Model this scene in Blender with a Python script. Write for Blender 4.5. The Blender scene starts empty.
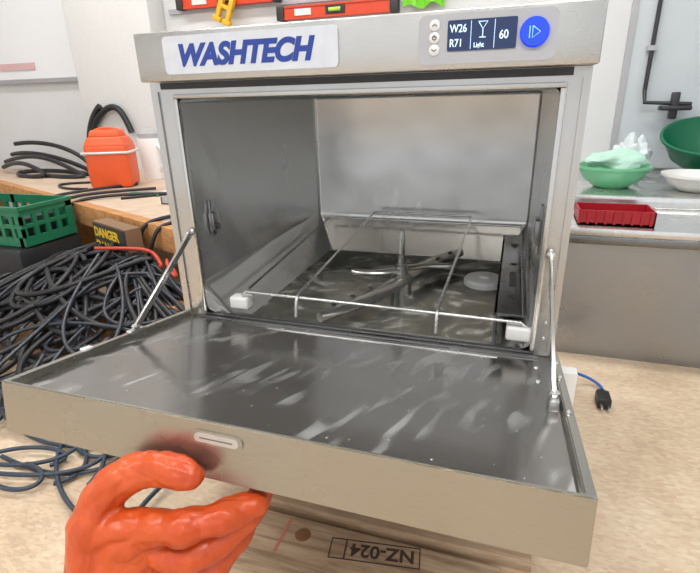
import bpy, bmesh, math, random
from mathutils import Vector, Matrix, Euler, noise
random.seed(7)
scn=bpy.context.scene
try: scn.view_settings.view_transform='Standard'
except Exception: pass
COL=scn.collection

# ---------------------------------------------------------------- materials
def nmat(name):
    m=bpy.data.materials.new(name); m.use_nodes=True
    nt=m.node_tree; b=nt.nodes['Principled BSDF']
    return m,nt,b
def simple(name,col,rough=0.5,metal=0.0,bump=0.0,bscale=40,var=0.0,coat=0.0,emit=0,trans=0):
    m,nt,b=nmat(name)
    b.inputs['Base Color'].default_value=(*col,1); b.inputs['Roughness'].default_value=rough
    b.inputs['Metallic'].default_value=metal; b.inputs['Coat Weight'].default_value=coat
    b.inputs['Transmission Weight'].default_value=trans
    if emit:
        b.inputs['Emission Color'].default_value=(*col,1); b.inputs['Emission Strength'].default_value=emit
    tc=nt.nodes.new('ShaderNodeTexCoord'); n=nt.nodes.new('ShaderNodeTexNoise')
    n.inputs['Scale'].default_value=bscale; n.inputs['Detail'].default_value=5
    nt.links.new(tc.outputs['Object'],n.inputs['Vector'])
    if bump:
        bp=nt.nodes.new('ShaderNodeBump'); bp.inputs['Strength'].default_value=bump; bp.inputs['Distance'].default_value=0.01
        nt.links.new(n.outputs['Fac'],bp.inputs['Height']); nt.links.new(bp.outputs['Normal'],b.inputs['Normal'])
    if var:
        mx=nt.nodes.new('ShaderNodeMix'); mx.data_type='RGBA'
        mx.inputs[6].default_value=(*[c*(1-var) for c in col],1); mx.inputs[7].default_value=(*[min(1,c*(1+var)) for c in col],1)
        nt.links.new(n.outputs['Fac'],mx.inputs[0]); nt.links.new(mx.outputs[2],b.inputs['Base Color'])
    return m
def steel(name,col=(.55,.54,.52),rough=.3,brush=(1,1,1),smudge=.12,bump=.05,metal=.9):
    m,nt,b=nmat(name); N=nt.nodes; L=nt.links
    b.inputs['Metallic'].default_value=metal
    tc=N.new('ShaderNodeTexCoord'); mp=N.new('ShaderNodeMapping'); mp.inputs['Scale'].default_value=brush
    L.new(tc.outputs['Object'],mp.inputs['Vector'])
    n=N.new('ShaderNodeTexNoise'); n.inputs['Scale'].default_value=60; n.inputs['Detail'].default_value=6; L.new(mp.outputs[0],n.inputs['Vector'])
    n2=N.new('ShaderNodeTexNoise'); n2.inputs['Scale'].default_value=7; n2.inputs['Detail'].default_value=4; L.new(tc.outputs['Object'],n2.inputs['Vector'])
    r=N.new('ShaderNodeMapRange'); r.inputs['To Min'].default_value=max(.03,rough-smudge); r.inputs['To Max'].default_value=rough+smudge
    r.inputs['From Min'].default_value=.3; r.inputs['From Max'].default_value=.7
    L.new(n2.outputs['Fac'],r.inputs['Value']); L.new(r.outputs[0],b.inputs['Roughness'])
    mx=N.new('ShaderNodeMix'); mx.data_type='RGBA'; mx.inputs[6].default_value=(*[c*.88 for c in col],1); mx.inputs[7].default_value=(*[min(1,c*1.1) for c in col],1)
    L.new(n.outputs['Fac'],mx.inputs[0]); L.new(mx.outputs[2],b.inputs['Base Color'])
    bp=N.new('ShaderNodeBump'); bp.inputs['Strength'].default_value=bump; bp.inputs['Distance'].default_value=.002
    L.new(n.outputs['Fac'],bp.inputs['Height']); L.new(bp.outputs['Normal'],b.inputs['Normal'])
    return m
def wet_steel(name,col,rough,rot,scale,thr=.60,streakcol=(.75,.75,.73),metal=.75,wave=.0,gates=(.4,.6),wb=.25,amt=1.0,soft=.03,bigs=5,detail=2.5):
    """steel with water runs: streaks of different roughness and tone"""
    m,nt,b=nmat(name); N=nt.nodes; L=nt.links
    b.inputs['Metallic'].default_value=metal
    tc=N.new('ShaderNodeTexCoord'); m0=N.new('ShaderNodeMapping'); m0.inputs['Rotation'].default_value=(0,0,rot)
    mp=N.new('ShaderNodeMapping'); mp.inputs['Scale'].default_value=scale
    L.new(tc.outputs['Object'],m0.inputs['Vector']); L.new(m0.outputs[0],mp.inputs['Vector'])
    n=N.new('ShaderNodeTexNoise'); n.inputs['Scale'].default_value=1; n.inputs['Detail'].default_value=detail; n.inputs['Distortion'].default_value=.3
    L.new(mp.outputs[0],n.inputs['Vector'])
    cr=N.new('ShaderNodeValToRGB'); cr.color_ramp.elements[0].position=thr; cr.color_ramp.elements[1].position=thr+soft
    L.new(n.outputs['Fac'],cr.inputs[0])
    big=N.new('ShaderNodeTexNoise'); big.inputs['Scale'].default_value=bigs; big.inputs['Detail'].default_value=2; L.new(tc.outputs['Object'],big.inputs['Vector'])
    mx=N.new('ShaderNodeMix'); mx.data_type='RGBA'; mx.inputs[6].default_value=(*col,1); mx.inputs[7].default_value=(*streakcol,1)
    mul=N.new('ShaderNodeMath'); mul.operation='MULTIPLY'; L.new(cr.outputs[0],mul.inputs[0])
    gate=N.new('ShaderNodeMapRange'); gate.inputs['From Min'].default_value=gates[0]; gate.inputs['From Max'].default_value=gates[1]; gate.inputs['To Max'].default_value=amt
    L.new(big.outputs['Fac'],gate.inputs['Value'])
    L.new(gate.outputs[0],mul.inputs[1])
    L.new(mul.outputs[0],mx.inputs[0]); L.new(mx.outputs[2],b.inputs['Base Color'])
    r=N.new('ShaderNodeMapRange'); r.inputs['To Min'].default_value=rough; r.inputs['To Max'].default_value=rough+.25
    L.new(mul.outputs[0],r.inputs['Value']); L.new(r.outputs[0],b.inputs['Roughness'])
    bp=N.new('ShaderNodeBump'); bp.inputs['Strength'].default_value=wb; bp.inputs['Distance'].default_value=.003
    L.new(n.outputs['Fac'],bp.inputs['Height'])
    if wave:
        b2=N.new('ShaderNodeBump'); b2.inputs['Strength'].default_value=wave; b2.inputs['Distance'].default_value=.02
        L.new(big.outputs['Fac'],b2.inputs['Height']); L.new(b2.outputs['Normal'],bp.inputs['Normal'])
    L.new(bp.outputs['Normal'],b.inputs['Normal'])
    return m
def board(name,c1,c2,c3,chips=True,scale=(1,1,1),grain=0):
    m,nt,b=nmat(name); N=nt.nodes; L=nt.links; b.inputs['Roughness'].default_value=.7
    tc=N.new('ShaderNodeTexCoord'); mp=N.new('ShaderNodeMapping'); mp.inputs['Scale'].default_value=scale
    L.new(tc.outputs['Object'],mp.inputs['Vector'])
    v=N.new('ShaderNodeTexVoronoi'); v.inputs['Scale'].default_value=130 if chips else 6
    mpc=N.new('ShaderNodeMapping'); mpc.inputs['Scale'].default_value=(.6,1.4,1); L.new(mp.outputs[0],mpc.inputs['Vector']); L.new(mpc.outputs[0],v.inputs['Vector'])
    bw=N.new('ShaderNodeRGBToBW'); L.new(v.outputs['Color'],bw.inputs[0])
    n=N.new('ShaderNodeTexNoise'); n.inputs['Scale'].default_value=4 if chips else 7; n.inputs['Detail'].default_value=9; n.inputs['Roughness'].default_value=.65; n.inputs['Distortion'].default_value=.4; L.new(mp.outputs[0],n.inputs['Vector'])
    cr=N.new('ShaderNodeValToRGB'); e=cr.color_ramp.elements
    e[0].position=.3; e[0].color=(*c1,1); e[1].position=.72; e[1].color=(*c3,1); x=e.new(.5); x.color=(*c2,1)
    L.new(n.outputs['Fac'],cr.inputs[0])
    mx=N.new('ShaderNodeMix'); mx.data_type='RGBA'; mx.blend_type='OVERLAY'; mx.inputs[0].default_value=.18 if chips else .03
    L.new(cr.outputs[0],mx.inputs[6]); L.new(bw.outputs[0],mx.inputs[7])
    last=mx.outputs[2]
    if grain:
        mg=N.new('ShaderNodeMapping'); mg.inputs['Scale'].default_value=(1.2,26,26); L.new(tc.outputs['Object'],mg.inputs['Vector'])
        w=N.new('ShaderNodeTexNoise'); w.inputs['Scale'].default_value=3.5; w.inputs['Detail'].default_value=3; w.inputs['Distortion'].default_value=.6
        L.new(mg.outputs[0],w.inputs['Vector'])
        c2_=N.new('ShaderNodeValToRGB'); c2_.color_ramp.elements[0].position=.40; c2_.color_ramp.elements[0].color=(.45,.40,.36,1); c2_.color_ramp.elements[1].position=.60; c2_.color_ramp.elements[1].color=(1,1,1,1)
        L.new(w.outputs['Fac'],c2_.inputs[0])
        m2=N.new('ShaderNodeMix'); m2.data_type='RGBA'; m2.blend_type='MULTIPLY'; m2.inputs[0].default_value=grain
        L.new(last,m2.inputs[6]); L.new(c2_.outputs[0],m2.inputs[7]); last=m2.outputs[2]
    L.new(last,b.inputs['Base Color'])
    bp=N.new('ShaderNodeBump'); bp.inputs['Strength'].default_value=.15; bp.inputs['Distance'].default_value=.003
    L.new(n.outputs['Fac'],bp.inputs['Height']); L.new(bp.outputs['Normal'],b.inputs['Normal'])
    return m

M_head=steel('brushed_steel_header',(.56,.55,.53),.26,(1,30,30))
M_body=steel('brushed_steel_body',(.52,.51,.495),.30,(30,30,1))
M_in=wet_steel('wet_tub_steel',(.64,.635,.62),.19,0,(14,14,4),.62,(.72,.71,.69),metal=.80,wave=.16,amt=.35,wb=.04,bigs=4)
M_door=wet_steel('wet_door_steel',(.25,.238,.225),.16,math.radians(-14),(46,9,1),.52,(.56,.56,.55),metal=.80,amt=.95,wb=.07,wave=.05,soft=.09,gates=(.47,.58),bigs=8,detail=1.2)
M_dface=steel('door_face_steel',(.395,.38,.335),.22,(1,30,30))
M_bright=steel('bright_steel',(.68,.675,.66),.22)
M_dark=simple('dark_gap',(.03,.03,.032),.5)
M_rail=steel('dark_rail_steel',(.22,.22,.22),.28)
M_white=simple('white_plastic',(.74,.73,.71),.35,var=.05)
M_badge=steel('badge_silver',(.66,.67,.70),.35,(1,1,1),metal=.5)
M_blue=simple('badge_blue',(.015,.045,.28),.35)
M_screen=simple('lcd_navy',(.015,.03,.10),.12,emit=.1)
M_lcd=simple('lcd_text',(.55,.75,.95),.3,emit=.9)
M_btn=simple('button_blue_lit',(.01,.05,.85),.25,emit=.6)
M_panel=simple('panel_grey',(.42,.42,.44),.35,var=.03)

def link(o,parent=None):
    COL.objects.link(o)
    if parent: o.parent=parent
    return o
def smooth(o,ang=40):
    for p in o.data.polygons: p.use_smooth=True
    try:
        o.data.set_sharp_from_angle(angle=math.radians(ang))
    except Exception: pass
def mesh(name,vs,fs,mat,parent=None,bevel=0,seg=2,sm=False):
    me=bpy.data.meshes.new(name); me.from_pydata([tuple(v) for v in vs],[],fs); me.update()
    bm=bmesh.new(); bm.from_mesh(me); bmesh.ops.recalc_face_normals(bm,faces=bm.faces)
    if bevel:
        bmesh.ops.bevel(bm,geom=list(bm.edges),offset=bevel,segments=seg,affect='EDGES',profile=.5)
    bm.to_mesh(me); bm.free()
    if mat: me.materials.append(mat)
    o=link(bpy.data.objects.new(name,me),parent)
    if sm or bevel: smooth(o)
    return o
BF=[(0,1,3,2),(4,6,7,5),(0,4,5,1),(2,3,7,6),(0,2,6,4),(1,5,7,3)]
def bverts(lo,hi): return [(x,y,z) for x in (lo[0],hi[0]) for y in (lo[1],hi[1]) for z in (lo[2],hi[2])]
def box(name,lo,hi,mat,parent=None,bevel=0,seg=2,M=None):
    vs=[Vector(v) for v in bverts(lo,hi)]
    if M: vs=[M@v for v in vs]
    return mesh(name,vs,BF,mat,parent,bevel,seg)
def multi(name,boxes,mat,parent=None,bevel=0,M=None):
    vs=[];fs=[]
    for lo,hi in boxes:
        k=len(vs); vs+=[Vector(v) for v in bverts(lo,hi)]; fs+=[tuple(k+i for i in f) for f in BF]
    if M: vs=[M@v for v in vs]
    return mesh(name,vs,fs,mat,parent,bevel)
def empty(name,loc=(0,0,0)):
    e=bpy.data.objects.new(name,None); link(e); e.location=(0,0,0); return e
def curve(name,splines,r,mat,parent=None,cyc=False,typ='NURBS',fill=True):
    cu=bpy.data.curves.new(name,'CURVE'); cu.dimensions='3D'; cu.bevel_depth=r; cu.bevel_resolution=3; cu.use_fill_caps=True
    for pts in splines:
        s=cu.splines.new(typ); s.points.add(len(pts)-1)
        for p,q in zip(s.points,pts): p.co=(q[0],q[1],q[2],1)
        if typ=='NURBS': s.order_u=min(4,len(pts)); s.use_endpoint_u=True
        s.use_cyclic_u=cyc; s.resolution_u=8
    if mat: cu.materials.append(mat)
    return link(bpy.data.objects.new(name,cu),parent)
def lathe(name,prof,mat,loc,parent=None,seg=40,rot=None,thick=0):
    vs=[];fs=[]
    for r,z in prof:
        for i in range(seg):
            a=2*math.pi*i/seg; vs.append(Vector((r*math.cos(a),r*math.sin(a),z)))
    for j in range(len(prof)-1):
        for i in range(seg): fs.append((j*seg+i,j*seg+(i+1)%seg,(j+1)*seg+(i+1)%seg,(j+1)*seg+i))
    if prof[0][0]>1e-5: fs.append(tuple(range(seg))[::-1])
    T=Matrix.Translation(loc)@(rot.to_matrix().to_4x4() if rot else Matrix())
    me=bpy.data.meshes.new(name); me.from_pydata([tuple(T@v) for v in vs],[],fs); me.update(); me.materials.append(mat)
    bm=bmesh.new(); bm.from_mesh(me); bmesh.ops.remove_doubles(bm,verts=bm.verts,dist=1e-5)
    bmesh.ops.recalc_face_normals(bm,faces=bm.faces); bm.to_mesh(me); bm.free()
    o=link(bpy.data.objects.new(name,me),parent); smooth(o,35)
    return o
def text(name,body,size,mat,M,parent=None,ext=.0004,shear=0,off=0,align='LEFT',sx=1):
    cu=bpy.data.curves.new(name,'FONT'); cu.body=body; cu.size=size; cu.extrude=ext; cu.shear=shear; cu.offset=off
    cu.align_x=align; cu.materials.append(mat)
    o=bpy.data.objects.new(name,cu); link(o,parent); o.matrix_world=M@Matrix.Diagonal((sx,1,1,1)); return o
FRONT=lambda x,y,z: Matrix.Translation((x,y,z))@Matrix.Rotation(math.pi/2,4,'X')
def rrect(name,x0,x1,z0,z1,y0,y1,r,mat,parent,n=6):
    pts=[]
    for cx,cz,a0 in ((x1-r,z1-r,0),(x0+r,z1-r,90),(x0+r,z0+r,180),(x1-r,z0+r,270)):
        for i in range(n+1):
            a=math.radians(a0+90*i/n); pts.append((cx+r*math.cos(a),cz+r*math.sin(a)))
    k=len(pts); vs=[(x,y0,z) for x,z in pts]+[(x,y1,z) for x,z in pts]
    fs=[tuple(range(k)),tuple(range(2*k-1,k-1,-1))]+[(i,(i+1)%k,k+(i+1)%k,k+i) for i in range(k)]
    return mesh(name,vs,fs,mat,parent)

# ================================================================ DISHWASHER
W=.6; X0=-.015; X1=.594; xl,xr=.033,.562; ZB,ZT,ZO=.369,.4325,.346; D=.54; ZL=.05; ZF=-.045; FL=-.4; BASE=-.35
dw=empty('dishwasher')
multi('outer_shell',[((X0,.0305,BASE),(X0+.004,.6,.42)),((X1-.004,.0305,BASE),(X1,.6,.42)),((X0+.0041,.596,BASE),(X1-.0041,.6,.42)),((X0+.0041,.0305,.416),(X1-.0041,.595,.42)),((X0+.0041,.0305,BASE),(X1-.0041,.595,BASE+.004))],M_body,dw)
multi('front_frame',[((X0,0,BASE),(xl-.006,.03,ZB-.0005)),((xr+.006,0,BASE),(X1,.03,ZB-.0005)),((xl-.006,0,ZO+.004),(xr+.006,.03,ZB-.0005)),((xl-.006,.002,BASE),(xr+.006,.03,-.012))],M_body,dw)
multi('opening_rim',[((xl-.007,-.005,0),(xl,.004,ZO)),((xr,-.005,0),(xr+.007,.004,ZO)),((xl-.007,-.005,ZO),(xr+.007,.004,ZO+.006))],M_head,dw,bevel=.0012)
box('tub_front_lip',(xl-.006,-.003,-.012),(xr+.006,.006,-.002),M_rail,dw,bevel=.002)
multi('frame_fold',[((-.004,-.003,.0),(-.001,-.0002,ZO+.010)),((.585,-.003,.0),(.588,-.0002,ZO+.010))],M_body,dw)
box('header_painted_shadow',(X0+.02,-.002,.359),(X1-.02,-.0002,.3680),M_dark,dw)  # dark strip on the frame, paints in the shadow under the header
box('header',(-.010,-.026,ZB),(.597,.06,ZT),M_head,dw,bevel=.0025)
i=.055
tv=[(xl,0,ZO),(xr,0,ZO),(xr,D,ZO),(xl,D,ZO),(xl,0,ZL),(xr,0,ZL),(xr,D,ZL),(xl,D,ZL),(xl,0,0),(xr,0,0),
    (xl+i,.03,ZF),(xr-i,.03,ZF),(xr-i,D-i,ZF),(xl+i,D-i,ZF)]
tf=[(0,1,2,3),(0,3,7,4),(1,5,6,2),(3,2,6,7),(4,7,13,10),(4,10,8),(8,10,11,9),(9,11,5),(5,11,12,6),(7,6,12,13),(10,13,12,11)]
me=bpy.data.meshes.new('tub'); me.from_pydata(tv,[],tf); me.update()
bm=bmesh.new(); bm.from_mesh(me)
bmesh.ops.recalc_face_normals(bm,faces=bm.faces); bmesh.ops.reverse_faces(bm,faces=bm.faces)
bmesh.ops.bevel(bm,geom=[e for e in bm.edges if len(e.link_faces)==2],offset=.008,segments=3,affect='EDGES',profile=.5)
bm.to_mesh(me); bm.free(); me.materials.append(M_in)
tub=link(bpy.data.objects.new('tub',me),dw); smooth(tub,50)
multi('tub_seams',[((xl+.001,D-.004,ZL),(xl+.005,D-.001,ZO)),((xl+.004,D-.003,ZL-.001),(xr-.004,D-.0005,ZL+.001))],M_head,dw)
mw,nt,b=nmat('foamy_water'); N=nt.nodes; L=nt.links
b.inputs['Roughness'].default_value=.10; b.inputs['Metallic'].default_value=.35; b.inputs['IOR'].default_value=1.6
tc=N.new('ShaderNodeTexCoord'); n=N.new('ShaderNodeTexNoise'); n.inputs['Scale'].default_value=11; n.inputs['Detail'].default_value=5; n.inputs['Distortion'].default_value=1.2
L.new(tc.outputs['Object'],n.inputs['Vector'])
cr=N.new('ShaderNodeValToRGB'); e=cr.color_ramp.elements; e[0].position=.44; e[0].color=(.13,.13,.11,1); e[1].position=.66; e[1].color=(.62,.62,.58,1)
x=e.new(.57); x.color=(.21,.21,.185,1)
L.new(n.outputs['Fac'],cr.inputs[0]); L.new(cr.outputs[0],b.inputs['Base Color'])
bp=N.new('ShaderNodeBump'); bp.inputs['Strength'].default_value=.2; bp.inputs['Distance'].default_value=.004; L.new(n.outputs['Fac'],bp.inputs['Height']); L.new(bp.outputs['Normal'],b.inputs['Normal'])
zw=-.03
mesh('wash_water',[(xl+.045,.022,zw),(xr-.045,.022,zw),(xr-.045,D-.045,zw),(xl+.045,D-.045,zw)],[(0,1,2,3)],mw,dw)
# badge
rrect('badge',.039,.297,.3775,.4255,-.0285,-.026,.006,M_badge,dw)
text('badge_lettering','WASHTECH',.0365,M_blue,FRONT(.060,-.0287,.3885),dw,shear=.28,off=.0018,sx=1.01)
# control panel
rrect('control_panel',.398,.550,.375,.4275,-.0282,-.026,.008,M_panel,dw)
dx_=.0075
rrect('display',.424+dx_,.5035+dx_*.6,.3885,.4205,-.0292,-.028,.002,M_screen,dw)
for s,xx,zz,sz in (('W26',.4265,.4080,.0115),('R71',.4265,.3930,.0115),('60',.4815,.3990,.0125),('Light',.4540,.3915,.0072)):
    text('display_text',s,sz,M_lcd,FRONT(xx+dx_,-.0294,zz),dw,ext=.0001,off=.00012,sx=.82)
curve('display_divider',[[(.4505+dx_,-.0294,.390),(.4505+dx_,-.0294,.419)],[(.4765+dx_,-.0294,.390),(.4765+dx_,-.0294,.419)]],.0003,M_lcd,dw,typ='POLY')
curve('display_glass_icon',[[(.4585+dx_,-.0294,.4175),(.4635+dx_,-.0294,.410),(.4685+dx_,-.0294,.4175),(.4585+dx_,-.0294,.4175)],[(.4635+dx_,-.0294,.410),(.4635+dx_,-.0294,.4015)],[(.460+dx_,-.0294,.4015),(.467+dx_,-.0294,.4015)]],.0005,M_lcd,dw,typ='POLY')
RX=Euler((math.pi/2,0,0))
bx,bz=.5265,.4035
lathe('start_button',[(.0155,0),(.0155,.003),(.014,.0045),(.0,.0045)],M_btn,(bx,-.0275,bz),dw,rot=RX)
M_btn2=simple('button_mark',(.2,.5,1),.3,emit=.8)
curve('start_mark',[[(bx-.005,-.0325,bz+.006),(bx-.005,-.0325,bz-.006)],[(bx-.002,-.0325,bz+.006),(bx+.006,-.0325,bz),(bx-.002,-.0325,bz-.006),(bx-.002,-.0325,bz+.006)]],.0006,M_btn2,dw,typ='POLY')
for kz,k in zip((.4165,.4035,.3905),range(3)):
    px=.4165
    lathe('panel_button',[(.0062,0),(.0062,.0012),(.005,.002),(0,.002)],M_white,(px,-.0278,kz),dw,rot=RX,seg=28)
    if k==0: sp=[[(px-.0027,-.0301,kz-.001),(px,-.0301,kz+.0015),(px+.0027,-.0301,kz-.001)]]
    elif k==2: sp=[[(px-.0027,-.0301,kz+.001),(px,-.0301,kz-.0015),(px+.0027,-.0301,kz+.001)]]
    else: sp=[[(px+.0022*math.sin(a),-.0301,kz+.0022*math.cos(a)) for a in [.5+5.3*j/12 for j in range(13)]],[(px,-.0301,kz),(px,-.0301,kz+.003)]]
    curve('panel_button_mark',sp,.0005,M_dark,dw,typ='POLY')

# door (local: x, d from hinge, n up)
A=.1682; ca,sa=math.cos(A),math.sin(A); LD,TD=.3473,.0608
MD=Matrix(((1,0,0,0),(0,-ca,sa,0),(0,sa,ca,0),(0,0,0,1)))
def dpt(x,d,n): return MD@Vector((x,d,n))
lip=.009; rc=-.010
o8=[(-.003,.002,-TD),(W,.002,-TD),(W,LD,-TD),(-.001,LD,-TD),(-.006,.002,0),(W,.002,0),(W,LD,0),(-.001,LD,0)]
i4=[(lip-.005,.002,0),(W-lip,.002,0),(W-lip,LD-.0045,0),(lip,LD-.0045,0)]
p4=[(lip-.003,.002,rc),(W-lip-.002,.002,rc),(W-lip-.002,LD-.010,rc),(lip+.002,LD-.010,rc)]
vs=[MD@Vector(v) for v in o8+i4+p4]
fs=[(0,3,2,1),(0,1,5,9,13,12,8,4),(1,2,6,5),(2,3,7,6),(3,0,4,7),(5,6,10,9),(6,7,11,10),(7,4,8,11),(9,10,14,13),(10,11,15,14),(11,8,12,15),(12,13,14,15)]
door=mesh('door_outer',vs,fs,M_dface,dw)
bm=bmesh.new(); bm.from_mesh(door.data); bmesh.ops.bevel(bm,geom=[e for e in bm.edges if len(e.link_faces)==2],offset=.0012,segments=2,affect='EDGES'); bm.to_mesh(door.data); bm.free(); smooth(door)
pv=[(lip-.004,.001,rc+.0008),(W-lip,.001,rc+.0008),(W-lip,LD-.0085,rc+.0008),(lip,LD-.0085,rc+.0008)]
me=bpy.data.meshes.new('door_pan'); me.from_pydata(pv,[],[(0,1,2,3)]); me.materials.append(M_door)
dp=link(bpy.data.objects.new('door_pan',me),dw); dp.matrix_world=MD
box('door_pan_fold',(.02,.006,rc),(.575,.012,rc+.004),M_rail,dw,bevel=.0015,M=MD)
box('door_pan_painted_reflection',(.16,.026,rc),(.52,.0285,rc+.0022),M_in,dw,bevel=.001,M=MD)  # lighter steel strip, paints in a reflection line near the hinge
# clear water drops on the pan
bd=bmesh.new()
for k in range(110):
    x=random.uniform(.03,.57); d=random.uniform(.05,.33)
    r=random.choice((.0007,.0009,.0011,.0014))*random.uniform(.8,1.2)
    T=MD@Matrix.Translation((x,d,rc+.0008))@Matrix.Diagonal((1,random.uniform(1,1.6),.30,1))
    bmesh.ops.create_icosphere(bd,subdivisions=2,radius=r,matrix=T)
me=bpy.data.meshes.new('water_drops'); bd.to_mesh(me); bd.free()
mdp,nt,b=nmat('water_drop'); b.inputs['Metallic'].default_value=.8; b.inputs['Roughness'].default_value=.05; b.inputs['Base Color'].default_value=(.42,.42,.41,1)
me.materials.append(mdp); wd=link(bpy.data.objects.new('water_drops',me),dw); smooth(wd,180)
def face_pt(x,k,out): return dpt(x,LD+out,-k)
def capsule_plate(name,x0,x1,k0,k1,out0,out1,mat):
    pts=[]; r=(k1-k0)/2
    for cx,a0 in ((x1-r,-90),(x0+r,90)):
        for j in range(9):
            a=math.radians(a0+180*j/8); pts.append((cx+r*math.cos(a),(k0+k1)/2+r*math.sin(a)))
    k=len(pts); v=[face_pt(x,kk,out0) for x,kk in pts]+[face_pt(x,kk,out1) for x,kk in pts]
    return mesh(name,v,[tuple(range(k)),tuple(range(2*k-1,k-1,-1))]+[(q,(q+1)%k,k+(q+1)%k,k+q) for q in range(k)],mat,dw)
capsule_plate('latch_plate',.246,.302,.009,.024,-.001,.0015,M_dface)
capsule_plate('latch_slot',.250,.298,.012,.021,0,.0026,steel('latch_steel',(.60,.59,.56),.35,metal=.7))
capsule_plate('latch_groove',.256,.292,.0158,.0172,0,.0028,M_rail)
box('lip_tab',(-.002,.225,-.001),(.007,.24,.003),M_white,dw,bevel=.001,M=MD)
def strut(name,p,q,w=.010,t=.0045):
    p=Vector(p);q=Vector(q); d=(q-p).normalized(); side=Vector((1,0,0)); up=d.cross(side).normalized(); side=up.cross(d)
    vs=[]
    for P in (p-d*.006,q+d*.006):
        for s1,s2 in ((-t/2,-w/2),(t/2,-w/2),(t/2,w/2),(-t/2,w/2)): vs.append(P+side*s1+up*s2)
    mesh(name,vs,[(0,1,2,3),(7,6,5,4),(0,4,5,1),(1,5,6,2),(2,6,7,3),(3,7,4,0)],M_bright,dw,bevel=.0007)
SL=((.027,-.008,.1435),dpt(.001,.140,.004)); SR=((.574,-.008,.1435),dpt(.582,.166,.004))
strut('strut',*SL); strut('strut_2',*SR)
def screw(c,ax,r=.005):
    rot={'x':Euler((0,math.pi/2,0)),'-x':Euler((0,-math.pi/2,0)),'y':RX,'z':Euler((-A,0,0))}[ax]
    lathe('screw',[(r,0),(r,.001),(r*.7,.003),(0,.0038)],M_bright,c,dw,rot=rot,seg=16)
screw(SL[0],'y',.006); screw(SR[0],'y',.006); screw(dpt(.001,.140,.006),'z',.0065); screw(dpt(.582,.166,.006),'z',.0065)
multi('strut_bracket',[((-.004,.125,-.01),(.006,.155,.003))],M_bright,dw,bevel=.001,M=MD)
multi('strut_bracket_2',[((.577,.15,-.01),(.587,.182,.003))],M_bright,dw,bevel=.001,M=MD)
for zz in (.02,.045,.10): screw((.579,-.001,zz),'y',.0032)
for d in (.02,.05,.10,.2): screw(dpt(.594,d,.0),'z',.0028)
for d in (.05,.1): screw(dpt(.570,d,rc),'z',.004)
M_clip=steel('clip_steel',(.35,.35,.35),.25)
multi('side_clip',[((xl,.035,.135),(xl+.010,.055,.165)),((xl,.038,.125),(xl+.004,.050,.185))],M_clip,dw,bevel=.0015)
multi('side_clip_2',[((xr-.010,.025,.145),(xr,.05,.18)),((xr-.004,.03,.13),(xr,.045,.2))],M_rail,dw,bevel=.0015)
multi('rack_rail',[((.509,.03,-.02),(.514,.48,.038)),((.509,.03,.033),(.558,.48,.038))],M_rail,dw,bevel=.001)
for yy in (.10,.27,.40): 
    lathe('rail_hole',[(.006,0),(.006,.001),(0,.001)],M_dark,(.534,yy,.038),dw,seg=20)
box('rail_slot',(.528,.15,.038),(.539,.22,.0392),M_dark,dw)
# wire rack
wr=.0027
curve('rack_front_wire',[[(.105,.0,.036),(.112,.0,.044),(.546,.0,.040),(.553,0,.034)]],wr,M_bright,dw,typ='POLY')
curve('rack_back_wire',[[(.078,.5,.055),(.546,.5,.055)]],wr,M_bright,dw,typ='POLY')
curve('rack_side_wire',[[(.105,.02,.04),(.078,.5,.055)],[(.550,.02,.04),(.546,.5,.055)]],.002,M_rail,dw,typ='POLY')
def fillet(pts,r=.02):
    out=[]
    for k,p in enumerate(pts):
        p=Vector(p)
        if 0<k<len(pts)-1:
            a=Vector(pts[k-1]);c=Vector(pts[k+1]); u=p+(a-p).normalized()*r; v=p+(c-p).normalized()*r
            for j in range(6):
                t=j/5; out.append(u*(1-t)**2+p*2*t*(1-t)+v*t*t)
        else: out.append(p)
    return out
curve('rack_loop',[fillet([(.206,-.012,.014),(.206,-.006,.047),(.198,.5,.074),(.435,.5,.074),(.430,-.006,.047),(.430,-.012,.014)],.014)],wr,M_bright,dw,typ='POLY')
for cx in (.098,.545):
    box('rack_foot',(cx-.017,-.006,.012),(cx+.017,.018,.033),M_white,dw,bevel=.004,seg=3)
def flat_arm(name,L_,w,h,z,ang,c,mat):
    vs=[];fs=[];n=24;k=12
    for a in range(n+1):
        s=-1+2*a/n; wd=w*(1-.35*abs(s)**2)*(1 if abs(s)<.97 else .6); 
        for j in range(k):
            t=2*math.pi*j/k
            x=s*L_/2; y=wd/2*math.cos(t)+.012*math.sin(s*math.pi); zz=h/2*math.sin(t)
            vs.append((c[0]+x*math.cos(ang)-y*math.sin(ang),c[1]+x*math.sin(ang)+y*math.cos(ang),z+zz))
    for a in range(n):
        for j in range(k): fs.append((a*k+j,a*k+(j+1)%k,(a+1)*k+(j+1)%k,(a+1)*k+j))
    fs+= [tuple(range(k)),tuple(range(n*k+k-1,n*k-1,-1))]
    return mesh(name,vs,fs,mat,dw,sm=True)
HC=(.325,.235)
M_arm=steel('spray_arm_steel',(.50,.49,.47),.2,metal=.9,smudge=.06)
flat_arm('spray_arm',.46,.040,.018,.0,math.radians(66),HC,M_arm)
flat_arm('rinse_arm',.20,.020,.012,.022,math.radians(24),HC,M_arm)
for k in (-.19,-.14,-.09,.09,.14,.19):
    lathe('nozzle',[(.0045,0),(.0045,.002),(0,.002)],M_dark,(HC[0]+k*math.cos(math.radians(66))-.004,HC[1]+k*math.sin(math.radians(66)),.0085),dw,seg=14)
lathe('spray_hub',[(.022,-.044),(.02,-.012),(.021,-.008),(.021,.008),(.013,.014),(.013,.03),(.009,.034),(.009,.05),(.006,.054),(.006,.085),(.0045,.1),(0,.103)],M_arm,(*HC,0),dw)
lathe('filter_cap',[(.042,-.043),(.042,-.022),(.038,-.017),(.012,-.0155),(.010,-.012),(0,-.012)],simple('filter_white',(.95,.95,.93),.4),(.480,.335,0),dw)
box('side_flange',(.600,.0,BASE),(.630,.02,-.03),M_white,dw,bevel=.002)

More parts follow.
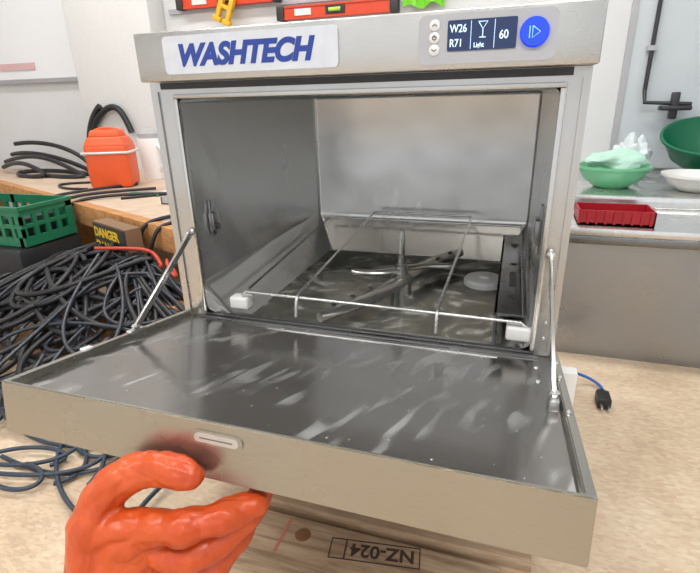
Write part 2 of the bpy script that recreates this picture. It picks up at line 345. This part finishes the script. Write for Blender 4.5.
# ================================================================ GLOVED HAND
mg_,nt,b=nmat('orange_rubber'); N=nt.nodes; L=nt.links
b.inputs['Roughness'].default_value=.38; b.inputs['Coat Weight'].default_value=.08
tc=N.new('ShaderNodeTexCoord')
n1=N.new('ShaderNodeTexNoise'); n1.inputs['Scale'].default_value=16; n1.inputs['Detail'].default_value=3; n1.inputs['Distortion'].default_value=1.4
n2=N.new('ShaderNodeTexNoise'); n2.inputs['Scale'].default_value=260; n2.inputs['Detail'].default_value=2
L.new(tc.outputs['Object'],n1.inputs['Vector']); L.new(tc.outputs['Object'],n2.inputs['Vector'])
mx=N.new('ShaderNodeMix'); mx.data_type='RGBA'; mx.inputs[6].default_value=(.42,.034,.005,1); mx.inputs[7].default_value=(.66,.105,.014,1)
L.new(n1.outputs['Fac'],mx.inputs[0]); L.new(mx.outputs[2],b.inputs['Base Color'])
b1=N.new('ShaderNodeBump'); b1.inputs['Strength'].default_value=.7; b1.inputs['Distance'].default_value=.009; L.new(n1.outputs['Fac'],b1.inputs['Height'])
b2=N.new('ShaderNodeBump'); b2.inputs['Strength'].default_value=.12; b2.inputs['Distance'].default_value=.001; L.new(n2.outputs['Fac'],b2.inputs['Height'])
L.new(b1.outputs['Normal'],b2.inputs['Normal']); L.new(b2.outputs['Normal'],b.inputs['Normal'])
M_glove=mg_
def chain(pts,step=.0025):
    P=[Vector(p[:3]) for p in pts]; R_=[p[3] for p in pts]; out=[]
    for k in range(len(P)-1):
        p0=P[max(k-1,0)];p1=P[k];p2=P[k+1];p3=P[min(k+2,len(P)-1)]
        n=max(2,int((p2-p1).length/step))
        for j in range(n):
            t=j/n; ts=t*t*(3-2*t)
            q=.5*((2*p1)+(p2-p0)*t+(2*p0-5*p1+4*p2-p3)*t*t+(3*p1-p0-3*p2+p3)*t**3)
            out.append((q,R_[k]*(1-ts)+R_[k+1]*ts))
    out.append((P[-1],R_[-1])); return out
hand=[
 [(-.03,-.66,-.335,.056),(.05,-.55,-.27,.052),(.125,-.455,-.18,.044),(.165,-.41,-.115,.037)],
 [(.16,-.41,-.115,.033),(.178,-.395,-.075,.029),(.205,-.39,-.045,.021)],
 [(.165,-.41,-.115,.030),(.195,-.392,-.08,.026),(.212,-.384,-.06,.019)],
 [(.17,-.405,-.12,.028),(.198,-.385,-.098,.023),(.210,-.38,-.082,.018)],
 [(.16,-.41,-.12,.03),(.190,-.388,-.108,.022),(.206,-.378,-.096,.0165)],
 [(.160,-.402,-.055,.020),(.185,-.398,-.040,.0175),(.205,-.393,-.036,.0175)],
 # thumb: base, metacarpal, knuckle, pad, tip (distal joint bent)
 [(.155,-.412,-.10,.028),(.156,-.402,-.055,.0255),(.167,-.389,-.018,.0205),(.186,-.378,.003,.0200),(.203,-.3715,.0105,.0168),(.222,-.3680,.0140,.0175),(.242,-.3675,.0140,.0176),(.254,-.3672,.0130,.0143)],
 # index, middle, ring, little
 [(.205,-.39,-.045,.021),(.222,-.391,-.036,.0190),(.240,-.3905,-.031,.0168),(.257,-.387,-.0285,.0182),(.273,-.379,-.0265,.0155),(.288,-.3685,-.0248,.0163),(.304,-.353,-.0230,.0145),(.311,-.347,-.0230,.0124)],
 [(.210,-.384,-.066,.018),(.232,-.391,-.069,.0165),(.268,-.382,-.062,.0165),(.292,-.352,-.048,.0145),(.303,-.325,-.033,.0132),(.306,-.318,-.029,.011)],
 [(.208,-.38,-.088,.017),(.233,-.387,-.098,.0155),(.266,-.375,-.091,.0155),(.284,-.344,-.074,.0135),(.287,-.314,-.058,.0125),(.289,-.307,-.055,.0105)],
 [(.202,-.378,-.108,.0155),(.224,-.382,-.124,.0145),(.254,-.368,-.119,.0140),(.268,-.343,-.102,.0120),(.270,-.320,-.088,.0108),(.271,-.315,-.085,.0095)],
]
bm=bmesh.new()
for ch in hand:
    for q,r in chain(ch,.003):
        bmesh.ops.create_icosphere(bm,subdivisions=2,radius=r,matrix=Matrix.Translation(q))
me=bpy.data.meshes.new('gloved_hand'); bm.to_mesh(me); bm.free(); me.materials.append(M_glove)
hand_o=link(bpy.data.objects.new('gloved_hand',me))
md=hand_o.modifiers.new('remesh','REMESH'); md.mode='VOXEL'; md.voxel_size=.0014; md.use_smooth_shade=True
md=hand_o.modifiers.new('smooth','SMOOTH'); md.iterations=5; md.factor=.5
tx=bpy.data.textures.new('wrinkle','CLOUDS'); tx.noise_scale=.040; tx.noise_type='HARD_NOISE'; tx.noise_depth=1
md=hand_o.modifiers.new('wrinkles','DISPLACE'); md.texture=tx; md.strength=.0055; md.mid_level=.3

# ================================================================ ROOM
M_floor=board('osb_floor',(.52,.385,.255),(.63,.485,.34),(.73,.59,.43))
M_wall=simple('painted_wall',(.68,.685,.69),.6,bump=.05,bscale=8,var=.05)
M_wallR=simple('painted_wall_right',(.56,.60,.63),.55,bump=.05,bscale=8,var=.05)
M_ceil=simple('ceiling_paint',(.70,.70,.70),.8)
box('floor',(-3.4,-3,-.44),(2.2,2.1,FL),M_floor)
box('wall_back',(-3.4,2.0,FL),(2.2,2.1,2.2),M_wall)
box('wall_left',(-3.4,-3,FL),(-3.3,2.0,2.2),M_wall)
box('wall_right',(2.0,-3,FL),(2.1,2.0,2.2),M_wallR)
box('ceiling',(-3.4,-3,2.2),(2.2,2.1,2.25),M_ceil)
box('pillar',(-2.02,1.86,FL),(-1.44,2.0,2.2),simple('pillar_paint',(.70,.70,.69),.5,var=.04),bevel=.01)
wb=empty('whiteboard')
box('board',(-3.25,1.975,.50),(-2.12,1.999,1.5),simple('whiteboard_gloss',(.78,.79,.81),.2),wb)
multi('frame',[((-3.27,1.965,.48),(-2.121,1.999,.505)),((-2.12,1.965,.48),(-2.10,1.999,1.5))],simple('alu_frame',(.5,.5,.52),.35,1),wb)
box('notice_sheet',(-2.75,1.968,.56),(-2.45,1.974,.60),simple('sheet_pink',(.65,.42,.42),.6))
M_ply=board('ply_bench',(.46,.34,.25),(.56,.43,.32),(.64,.51,.39),chips=False)
M_edge=board('timber_edge',(.42,.18,.055),(.54,.26,.09),(.62,.33,.14),chips=False,scale=(1,6,6),grain=.4)
ben=empty('workbench')
z0,z1=-.09,-.05
poly=[(-3.28,1.837),(-.25,.572),(-.05,.70),(-.05,1.85),(-3.28,1.85)]
vs=[(x,y,z0) for x,y in poly]+[(x,y,z1) for x,y in poly]; n5=5
mesh('bench_top',vs,[(4,3,2,1,0),(5,6,7,8,9)]+[(q,(q+1)%5,5+(q+1)%5,5+q) for q in range(5)],M_ply,ben)
ex=Vector((.9229,-.3851,0)); ey=Vector((.3851,.9229,0))
EM=Matrix(((ex.x,ey.x,0,-.25),(ex.y,ey.y,0,.572),(0,0,1,0),(0,0,0,1)))
box('edge_timber',(-3.2,-.045,-.135),(0,-.0005,-.048),M_edge,ben,bevel=.003,M=EM)
multi('bench_legs',[((-2.9,.05,FL),(-2.8,.15,z0)),((-1.5,.05,FL),(-1.4,.15,z0)),((-.15,.12,FL),(-.05,.2,z0))],M_edge,ben,M=EM)
# stainless bench at right
M_sb=steel('bench_steel',(.36,.37,.385),.36,(1,1,25))
sb=empty('steel_bench')
box('bench_front',(.62,.79,FL),(2.0,.83,-.03),M_sb,sb)
box('bench_worktop',(.60,.77,-.03),(2.0,1.98,-.005),M_bright,sb,bevel=.006)
box('bench_front_rail',(.61,.765,-.05),(2.0,.79,-.028),M_rail,sb,bevel=.003)
box('bench_upstand',(.62,1.06,-.005),(2.0,1.085,.03),M_bright,sb,bevel=.005)

# pallet / bearers under the machine
M_tim=board('pine_timber',(.42,.28,.17),(.56,.40,.26),(.66,.50,.35),chips=False,scale=(2,9,9),grain=.65)
pal=empty('timber_pallet')
box('slat_front',(.13,-.25,FL),(.555,-.072,-.345),M_tim,pal,bevel=.004)
box('slat_rear',(.10,-.058,FL+.02),(.60,.035,-.3502),M_tim,pal,bevel=.004)
multi('bearer_rear',[((.02,.05,FL),(.58,.14,BASE-.0005)),((.02,.45,FL),(.58,.54,BASE-.0005)),],M_tim,pal,bevel=.003)
M_ink=simple('stamp_ink',(.06,.035,.025),.7)
TM=Matrix.Translation((.362,-.103,-.3447))@Matrix.Rotation(math.radians(8),4,'Z')
text('stamp_text','NZ-024',.032,M_ink,TM@Matrix.Translation((.062,.010,0))@Matrix.Rotation(math.pi,4,'Z'),pal,ext=.0002,off=.0009)
cf=curve('stamp_frame',[[TM@Vector(v) for v in ((-.075,-.02,0),(.07,-.02,0),(.07,.017,0),(-.075,.017,0))],[TM@Vector(v) for v in ((-.05,-.02,0),(-.05,.017,0))]],.0012,M_ink,pal,cyc=True,typ='POLY')
lathe('knot',[(.014,0),(.013,.0006),(.007,.0009),(0,.0007)],simple('knot_wood',(.24,.11,.04),.6),(.235,-.105,-.3452),pal,seg=20)
multi('nail_plate',[((.20,-.15,-.3452),(.205,-.08,-.3445))],simple('pink_mark',(.6,.2,.15),.6),pal)

# cooler jug (orange) & white jug on the bench
M_or=simple('cooler_orange',(.78,.10,.02),.4,var=.06)
ck=empty('water_cooler_jug')
CM=Matrix.Translation((-1.40,1.36,-.0495))@Matrix.Rotation(math.radians(25),4,'Z')
def taper(name,w0,w1,h,z,mat,par,M,bev=.02,d=.8):
    vs=[M@Vector((sx*w/2,sy*w/2*d,zz)) for w,zz in ((w0,z),(w1,z+h)) for sx,sy in ((-1,-1),(1,-1),(1,1),(-1,1))]
    return mesh(name,vs,[(3,2,1,0),(4,5,6,7),(0,1,5,4),(1,2,6,5),(2,3,7,6),(3,0,4,7)],mat,par,bevel=bev,seg=4)
taper('jug_body',.20,.205,.21,.0,M_or,ck,CM)
taper('jug_shoulder',.205,.16,.05,.195,M_or,ck,CM,bev=.012)
taper('jug_lid',.15,.13,.035,.24,M_or,ck,CM,bev=.01)
curve('jug_handle',[[CM@Vector((-.07,0,.25)),CM@Vector((-.075,0,.29)),CM@Vector((.075,0,.29)),CM@Vector((.07,0,.25))]],.008,M_or,ck)
curve('jug_band',[[CM@Vector(v) for v in ((-.108,-.087,.17),(.108,-.087,.17),(.108,.087,.17),(-.108,.087,.17))]],.006,M_white,ck,cyc=True,typ='POLY')
mg=empty('insulated_mug'); M_mug=simple('mug_white',(.90,.90,.89),.3)
mxx,myy=-1.365,1.62
lathe('mug_body',[(.055,0),(.06,.02),(.068,.20),(.066,.215),(.0,.215)],M_mug,(mxx,myy,-.0495),mg)
lathe('mug_lid',[(.060,.215),(.060,.24),(.03,.262),(.0,.262)],M_panel,(mxx,myy,-.0495),mg)
curve('mug_handle',[[(mxx+.055,myy-.02,.13),(mxx+.11,myy-.04,.12),(mxx+.12,myy-.04,.04),(mxx+.055,myy-.02,.0)]],.011,M_mug,mg)

# cables
M_blk=simple('black_rubber',(.014,.014,.016),.42)
M_cord=simple('grey_black_cord',(.03,.034,.045),.35)
def heap(x,y):
    return FL+.01+.20*math.exp(-((x+.75)/.50)**2-((y-.66)/.34)**2)
def loop(cx,cy,rx,ry,rot,turns,jit,zj,flat=False):
    pts=[]; n=int(9*turns)+3
    ph=random.uniform(0,6.28); dx,dy=random.uniform(-.2,.2),random.uniform(-.15,.15)
    f1,f2,f3=random.uniform(.3,1.2),random.uniform(0,6),random.uniform(.3,.9)
    for k in range(n):
        t=k/n
        a=ph+2*math.pi*turns*t; g=1+.30*math.sin(a*f1+f2)+jit*.4*math.sin(a*2.1+f2*2)
        x=rx*g*math.cos(a)+dx*t; y=ry*g*math.sin(a)+dy*t
        X=cx+x*math.cos(rot)-y*math.sin(rot); Y=cy+x*math.sin(rot)+y*math.cos(rot)
        if X>-.08: X=-.08-(X+.08)*.3
        lim=.572-.4173*(X+.25)-.10
        if Y>lim: Y=lim-(Y-lim)*.25
        pts.append((X,Y,heap(X,Y)+zj+(.004*math.sin(a) if flat else .015*math.sin(a*f3+f2)+.012)))
    return pts
sp=[]
for k in range(44):
    cx=random.uniform(-1.25,-.30); cy=random.uniform(.36,.80)
    sp.append(loop(cx,cy,random.uniform(.14,.38),random.uniform(.10,.26),random.uniform(0,3.1),random.uniform(.6,1.9),.10,random.uniform(0,.07)))
curve('cable_pile',sp,.0085,M_blk)
sp=[]
for k in range(26):
    cx=random.uniform(-1.0,-.30); cy=random.uniform(.20,.70)
    sp.append(loop(cx,cy,random.uniform(.15,.42),random.uniform(.08,.24),random.uniform(0,3.1),random.uniform(.5,1.5),.10,random.uniform(0,.07)))
curve('power_cord_pile',sp,.0055,M_cord)
sp=[loop(random.uniform(-.55,-.30),random.uniform(-.06,.14),random.uniform(.12,.26),random.uniform(.05,.12),random.uniform(-.5,.3),random.uniform(.5,1.1),.1,random.uniform(0,.012),True) for k in range(10)]
curve('loose_cord',sp+[[(-.80,.50,-.36),(-.75,.25,-.385),(-.62,.12,-.39),(-.50,.06,-.39),(-.35,.02,-.39),(-.28,-.06,-.39),(-.33,-.10,-.39)],
  [(-.9,.4,-.38),(-.78,.10,-.39),(-.60,.02,-.39),(-.42,-.02,-.39),(-.30,.03,-.39),(-.2,.10,-.39)],
  [(-.6,.35,-.37),(-.55,.16,-.39),(-.40,.14,-.39),(-.30,.07,-.39),(-.36,.0,-.39)],
  [(-.62,.30,-.37),(-.50,.12,-.39),(-.38,-.03,-.39),(-.28,-.02,-.39),(-.22,.06,-.39)]],.0048,simple('slate_cord',(.03,.045,.07),.4))
curve('red_cord',[loop(-.72,.66,.14,.08,.4,.6,.02,.09),loop(-.55,.60,.1,.06,.4,.6,.02,.10)],.006,simple('red_cord_m',(.5,.05,.025),.4))
def on_edge(s,q,z):
    v=Vector((-.25,.572,0))+ex*s+ey*q; return (v.x,v.y,z)
curve('draped_cord',[[on_edge(s+.1*a,.35-.02*a,-.04),on_edge(s,.15,-.038),on_edge(s-.02,.0,-.038),on_edge(s-.03,-.062,-.05),on_edge(s-.05,-.075,-.12),on_edge(s-.08,-.10,-.19),on_edge(s-.02,-.16,-.25)] for a,s in enumerate((-1.28,-1.16,-1.05,-.42,-.33))],.007,M_blk)
multi('timber_offcut',[((-.62,.40,-.265),(-.24,.47,-.235))],M_edge,bevel=.004,M=Matrix.Rotation(-.12,4,'Z'))
multi('plywood_scrap',[((-1.0,.28,FL),(-.25,.58,FL+.03))],M_edge,bevel=.003)
# green crate on a dark case
box('equipment_case',(-1.95,.62,FL),(-1.22,.92,-.165),simple('case_black',(.02,.02,.022),.45),bevel=.02)
cr_=empty('milk_crate'); M_gr=simple('crate_green',(.008,.18,.085),.4)
cx0,cx1,cy0,cy1,cz0,cz1=-1.80,-1.22,.66,.90,-.162,-.01
t_=.010
bs=[((cx0,cy0,cz0),(cx1,cy1,cz0+.008))]
def crate_side(a0,a1,mk):
    out=[mk(a0,a1,cz0,cz0+.035),mk(a0,a1,cz1-.035,cz1),mk(a0,a1,cz0+.070,cz0+.084)]
    k=a0
    while k<a1-.02: out.append(mk(k,k+.018,cz0,cz1)); k+=.052
    out.append(mk(a1-.03,a1,cz0,cz1)); return out
for yy in (cy0,cy1-t_): bs+=crate_side(cx0,cx1,lambda a,b_,c_,d_:((a,yy,c_),(b_,yy+t_,d_)))
for xx in (cx0,cx1-t_): bs+=crate_side(cy0,cy1,lambda a,b_,c_,d_:((xx,a,c_),(xx+t_,b_,d_)))
# nudge coincident faces apart so overlapping bars do not share planes
bs=[((lo[0]-1e-4*(k%7),lo[1]-1e-4*(k%7),lo[2]),(hi[0]+1e-4*(k%7),hi[1]+1e-4*(k%7),hi[2]+1e-4*(k%5))) for k,(lo,hi) in enumerate(bs)]
bs+=[((cx0-.008,cy0-.008,cz1-.012),(cx1+.008,cy0-.001,cz1+.001)),((cx1+.001,cy0-.0005,cz1-.012),(cx1+.008,cy1,cz1+.001))]
multi('crate_lattice',bs,M_gr,cr_)
box('crate_contents',(cx0+.03,cy0+.03,cz0+.009),(cx1-.03,cy1-.03,cz0+.10),simple('contents_dark',(.015,.03,.025),.6),cr_,bevel=.01)
# danger box
db=empty('warning_box')
DM=Matrix.Translation((-.80,.69,0))@Matrix.Rotation(math.radians(-22.6),4,'Z')
box('carton',(-.13,-.03,FL),(.12,.025,-.055),simple('carton_brown',(.22,.13,.07),.8),db,M=DM)
M_yel=simple('warning_yellow',(.78,.52,.02),.5)
box('label',(-.125,-.033,-.20),(.115,-.0305,-.06),M_dark,db,M=DM)
for zz in (-.105,-.155,-.195): text('label_text','DANGER',.046,M_yel,DM@FRONT(-.118,-.034,zz),db,off=.0016)
# bench-top clutter
curve('extension_cord',[[(-2.7,1.8,.0),(-2.35,1.68,.07),(-2.05,1.62,.04),(-1.9,1.6,-.03),(-1.75,1.55,-.04),(-1.9,1.50,-.04),(-2.1,1.55,-.04)],
  [(-2.6,1.78,.05),(-2.3,1.7,.10),(-2.0,1.7,.02),(-1.85,1.68,-.04)],
  [(-2.6,1.70,-.02),(-2.35,1.60,.04),(-2.15,1.56,.0),(-2.0,1.50,-.04),(-2.2,1.48,-.04),(-2.4,1.6,-.03),(-2.1,1.66,-.02),(-1.8,1.62,-.04)],
  [(-2.5,1.74,.12),(-2.2,1.75,.16),(-2.0,1.80,.05),(-1.98,1.80,-.04)]],.013,M_blk)
curve('hanging_hose',[[(-1.92,1.82,-.03),(-1.98,1.83,.1),(-1.95,1.83,.22),(-1.85,1.83,.30),(-1.76,1.83,.34),(-1.70,1.83,.30),(-1.66,1.83,.18)],[(-1.98,1.82,-.03),(-2.02,1.83,.12),(-1.96,1.83,.26),(-1.86,1.83,.33)]],.018,M_blk)
curve('green_string',[[(-1.15+.05*math.cos(a*1.9)+.01*a,1.18+.04*math.sin(a*2.3),-.045) for a in range(14)]],.004,simple('string_green',(.02,.25,.10),.5))
box('paper_sheet',(-1.05,1.25,-.0495),(-.8,1.45,-.047),M_white)
multi('tool_tray',[((-.85,1.0,-.0495),(-.55,1.2,-.045)),((-.85,1.0,-.0495),(-.55,1.005,-.02)),((-.85,1.195,-.0495),(-.55,1.2,-.02)),((-.85,1.0,-.0495),(-.845,1.2,-.02)),((-.555,1.0,-.0495),(-.55,1.2,-.02))],M_panel)
curve('bench_cord',[[(-1.1,1.05,-.044),(-1.0,1.15,-.044),(-.85,1.28,-.040),(-.7,1.3,-.044),(-.62,1.25,-.044),(-.75,1.22,-.04)],[(-1.6,1.4,-.043),(-1.75,1.35,-.043),(-1.7,1.25,-.043),(-1.55,1.2,-.043),(-1.45,1.22,-.043)]],.006,M_blk)
# spirit levels on the wall
def level(nm,x0,x1,z,h=.06):
    e=empty(nm); M_l=simple('level_red',(.66,.06,.015),.35)
    multi('beam',[((x0,1.955,z+.001),(x1,1.985,z+h-.001)),((x0+.001,1.95,z),(x1-.001,1.99,z+.008)),((x0+.001,1.95,z+h-.008),(x1-.001,1.99,z+h))],M_l,e)
    multi('end_caps',[((x0-.02,1.945,z-.003),(x0+.02,1.995,z+h+.003)),((x1-.02,1.945,z-.003),(x1+.02,1.995,z+h+.003))],M_dark,e,bevel=.003)
    xm=(x0+x1)/2
    box('vial_window',(xm-.05,1.947,z+.012),(xm+.05,1.957,z+h-.012),M_dark,e)
    lathe('vial',[(.009,-.03),(.009,.03),(0,.03)],simple('vial_green',(.5,.8,.1),.2),(xm,1.945,z+h/2),e,rot=Euler((0,math.pi/2,0)),seg=16)
    box('label_plate',(x0+.08,1.951,z+.015),(x0+.17,1.9545,z+h-.015),M_white,e)
level('spirit_level',-.70,-.10,.725)
level('spirit_level.001',-1.30,-.72,.815)
box('wall_hook_rail',(-1.4,1.985,.80),(.2,1.999,.825),M_panel)
cl=empty('spring_clamp'); 
CLM=Matrix.Translation((-1.0,1.93,.79))@Matrix.Rotation(math.radians(25),4,'Y')
multi('clamp_jaws',[((-.05,-.015,-.06),(-.025,.015,.07)),((.01,-.015,-.06),(.035,.015,.07)),((-.05,-.0155,0),(.035,.0155,.02)),((-.06,-.018,-.07),(-.01,.018,-.045)),((.0,-.018,-.07),(.045,.018,-.045))],simple('clamp_yellow',(.75,.45,.02),.4),cl,bevel=.004,M=CLM)
vs_=[];fs_=[]
nx,nz=12,8
for a in range(nx+1):
    for c in range(nz+1):
        xx=-.06+.2*a/nx; vs_.append((xx,1.96+.02*math.sin(a*1.3+c*.2),.74+.25*c/nz+.012*math.sin(a*.9)))
for a in range(nx):
    for c in range(nz):
        q=a*(nz+1)+c; fs_.append((q,q+nz+1,q+nz+2,q+1))
mesh('safety_vest',vs_,fs_,simple('hi_vis_green',(.22,.65,.04),.6),sm=True)
# right hand side objects
def bowl(nm,c,r,h,mat,tilt=(0,0)):
    o=lathe(nm,[(0,.0),(r*.45,0),(r*.75,h*.35),(r*.95,h*.85),(r,h),(r*1.06,h),(r*1.06,h-.008),(r*1.0,h-.01),(r*.8,h*.32),(r*.48,-.006),(0,-.006)],mat,c,rot=Euler((tilt[0],tilt[1],0)))
    return o
bowl('mixing_bowl',(1.27,1.76,.05),.17,.13,simple('bowl_dark_green',(.004,.14,.065),.3),(.35,-.1))
bowl('mixing_bowl.001',(.88,1.47,.002),.125,.075,simple('bowl_mint',(.16,.50,.27),.35),(0,0))
bowl('serving_bowl',(1.15,1.42,.002),.11,.055,M_white)
bag=bmesh.new(); bmesh.ops.create_icosphere(bag,subdivisions=4,radius=1)
for v in bag.verts:
    p=v.co.copy(); nn=noise.noise(p*2.2)*.35+noise.noise(p*6)*.14
    v.co=Vector((.985+p.x*.07*(1+nn),1.74+p.y*.07*(1+nn),max(-.004,.07+p.z*.085*(1+nn*1.4))))
me=bpy.data.meshes.new('plastic_bag'); bag.to_mesh(me); bag.free(); me.materials.append(simple('bag_white',(.66,.72,.74),.3)); o=link(bpy.data.objects.new('plastic_bag',me)); smooth(o,50)
bag=bmesh.new(); bmesh.ops.create_icosphere(bag,subdivisions=4,radius=1)
for v in bag.verts:
    p=v.co.copy(); nn=noise.noise(p*1.6+Vector((5,2,1)))*.35+noise.noise(p*4)*.12
    v.co=Vector((.885+p.x*.10*(1+nn),1.47+p.y*.08*(1+nn),.090+p.z*.040*(1+nn*1.4)))
me=bpy.data.meshes.new('cleaning_cloth'); bag.to_mesh(me); bag.free(); me.materials.append(simple('cloth_mint',(.45,.68,.57),.8)); o=link(bpy.data.objects.new('cleaning_cloth',me)); smooth(o,70)
rt=empty('red_sorting_tray'); M_red=simple('tray_red',(.42,.008,.02),.4)
ax,ay=.70,.80
bs=[((ax,ay,-.004),(ax+.19,ay+.11,.003)),((ax,ay,-.004),(ax+.19,ay+.004,.037)),((ax,ay+.106,-.004),(ax+.19,ay+.11,.037)),((ax,ay,-.004),(ax+.004,ay+.11,.037)),((ax+.186,ay,-.004),(ax+.19,ay+.11,.037))]+[((ax+.022*k,ay-.004,.0),(ax+.006+.022*k,ay,.034)) for k in range(9)]
multi('tray_walls',bs,M_red,rt)
pp=empty('wall_pipe'); M_pipe=simple('pipe_black',(.03,.03,.035),.4)
curve('riser',[[(1.04,1.97,1.4),(1.04,1.97,.34)],[(1.04,1.97,.34),(1.04,1.93,.29),(1.22,1.93,.28)]],.009,M_pipe,pp,typ='POLY')
multi('tap_body',[((1.14,1.91,.22),(1.17,1.95,.33)),((1.10,1.90,.255),(1.22,1.96,.275))],M_pipe,pp,bevel=.006)
multi('pipe_clips',[((1.02,1.96,.5),(1.06,1.999,.52)),((1.02,1.96,.8),(1.06,1.999,.82))],M_panel,pp)
multi('trim_1',[((.94,1.985,FL),(.965,1.999,2.2))],M_panel)
box('splash_panel',(.965,1.99,.0),(1.99,1.999,1.6),M_wallR)
# blue lead with plug
pc=empty('power_plug')
curve('lead',[[(.604,.50,-.30),(.66,.56,-.33),(.73,.62,-.37),(.78,.62,-.388),(.795,.58,-.388),(.785,.55,-.385)]],.004,simple('lead_blue',(.02,.12,.45),.4),pc)
multi('plug_body',[((.768,.50,FL+.001),(.800,.55,-.37)),((.775,.545,FL+.004),(.793,.565,-.375))],M_blk,pc,bevel=.005)
multi('plug_pins',[((.774,.48,-.388),(.778,.50,-.382)),((.790,.48,-.388),(.794,.50,-.382))],M_bright,pc)
box('yellow_case',(-1.02,.06,FL),(-.86,.2,-.33),M_yel,bevel=.01)

# ================================================================ LIGHT
M_tube=simple('tube_light',(1,.99,.97),.5,emit=10)
def lamp(nm,x,y,sx,sy,en):
    e=empty(nm)
    box('diffuser',(x-sx/2,y-sy/2,2.13),(x+sx/2,y+sy/2,2.15),M_tube,e)
    box('housing',(x-sx/2-.02,y-sy/2-.02,2.15),(x+sx/2+.02,y+sy/2+.02,2.2),M_white,e)
    l=bpy.data.lights.new(nm+'_light','AREA'); l.shape='RECTANGLE'; l.size=sx; l.size_y=sy; l.energy=en; l.color=(1,.995,.985)
    o=bpy.data.objects.new('lamp_glow',l); link(o,e); o.location=(x,y,2.12)
lamp('ceiling_light',-1.6,.9,1.5,.25,15)
lamp('ceiling_light.001',.4,.9,1.5,.25,15)
lamp('ceiling_light.002',-1.0,-1.3,1.5,.25,22)
lamp('ceiling_light.003',1.1,-1.3,1.5,.25,22)
w=bpy.data.worlds.new('world'); scn.world=w; w.use_nodes=True
w.node_tree.nodes['Background'].inputs[0].default_value=(.93,.965,1,1); w.node_tree.nodes['Background'].inputs[1].default_value=1.2

# ================================================================ CAMERA
cam=bpy.data.objects.new('camera',bpy.data.cameras.new('camera')); link(cam)
cam.location=(.5184,-.6664,.3408); cam.rotation_euler=(1.2033,.0244,.3141)
cam.data.sensor_width=36; cam.data.lens=490.08/700*36; cam.data.clip_start=.01
scn.camera=cam
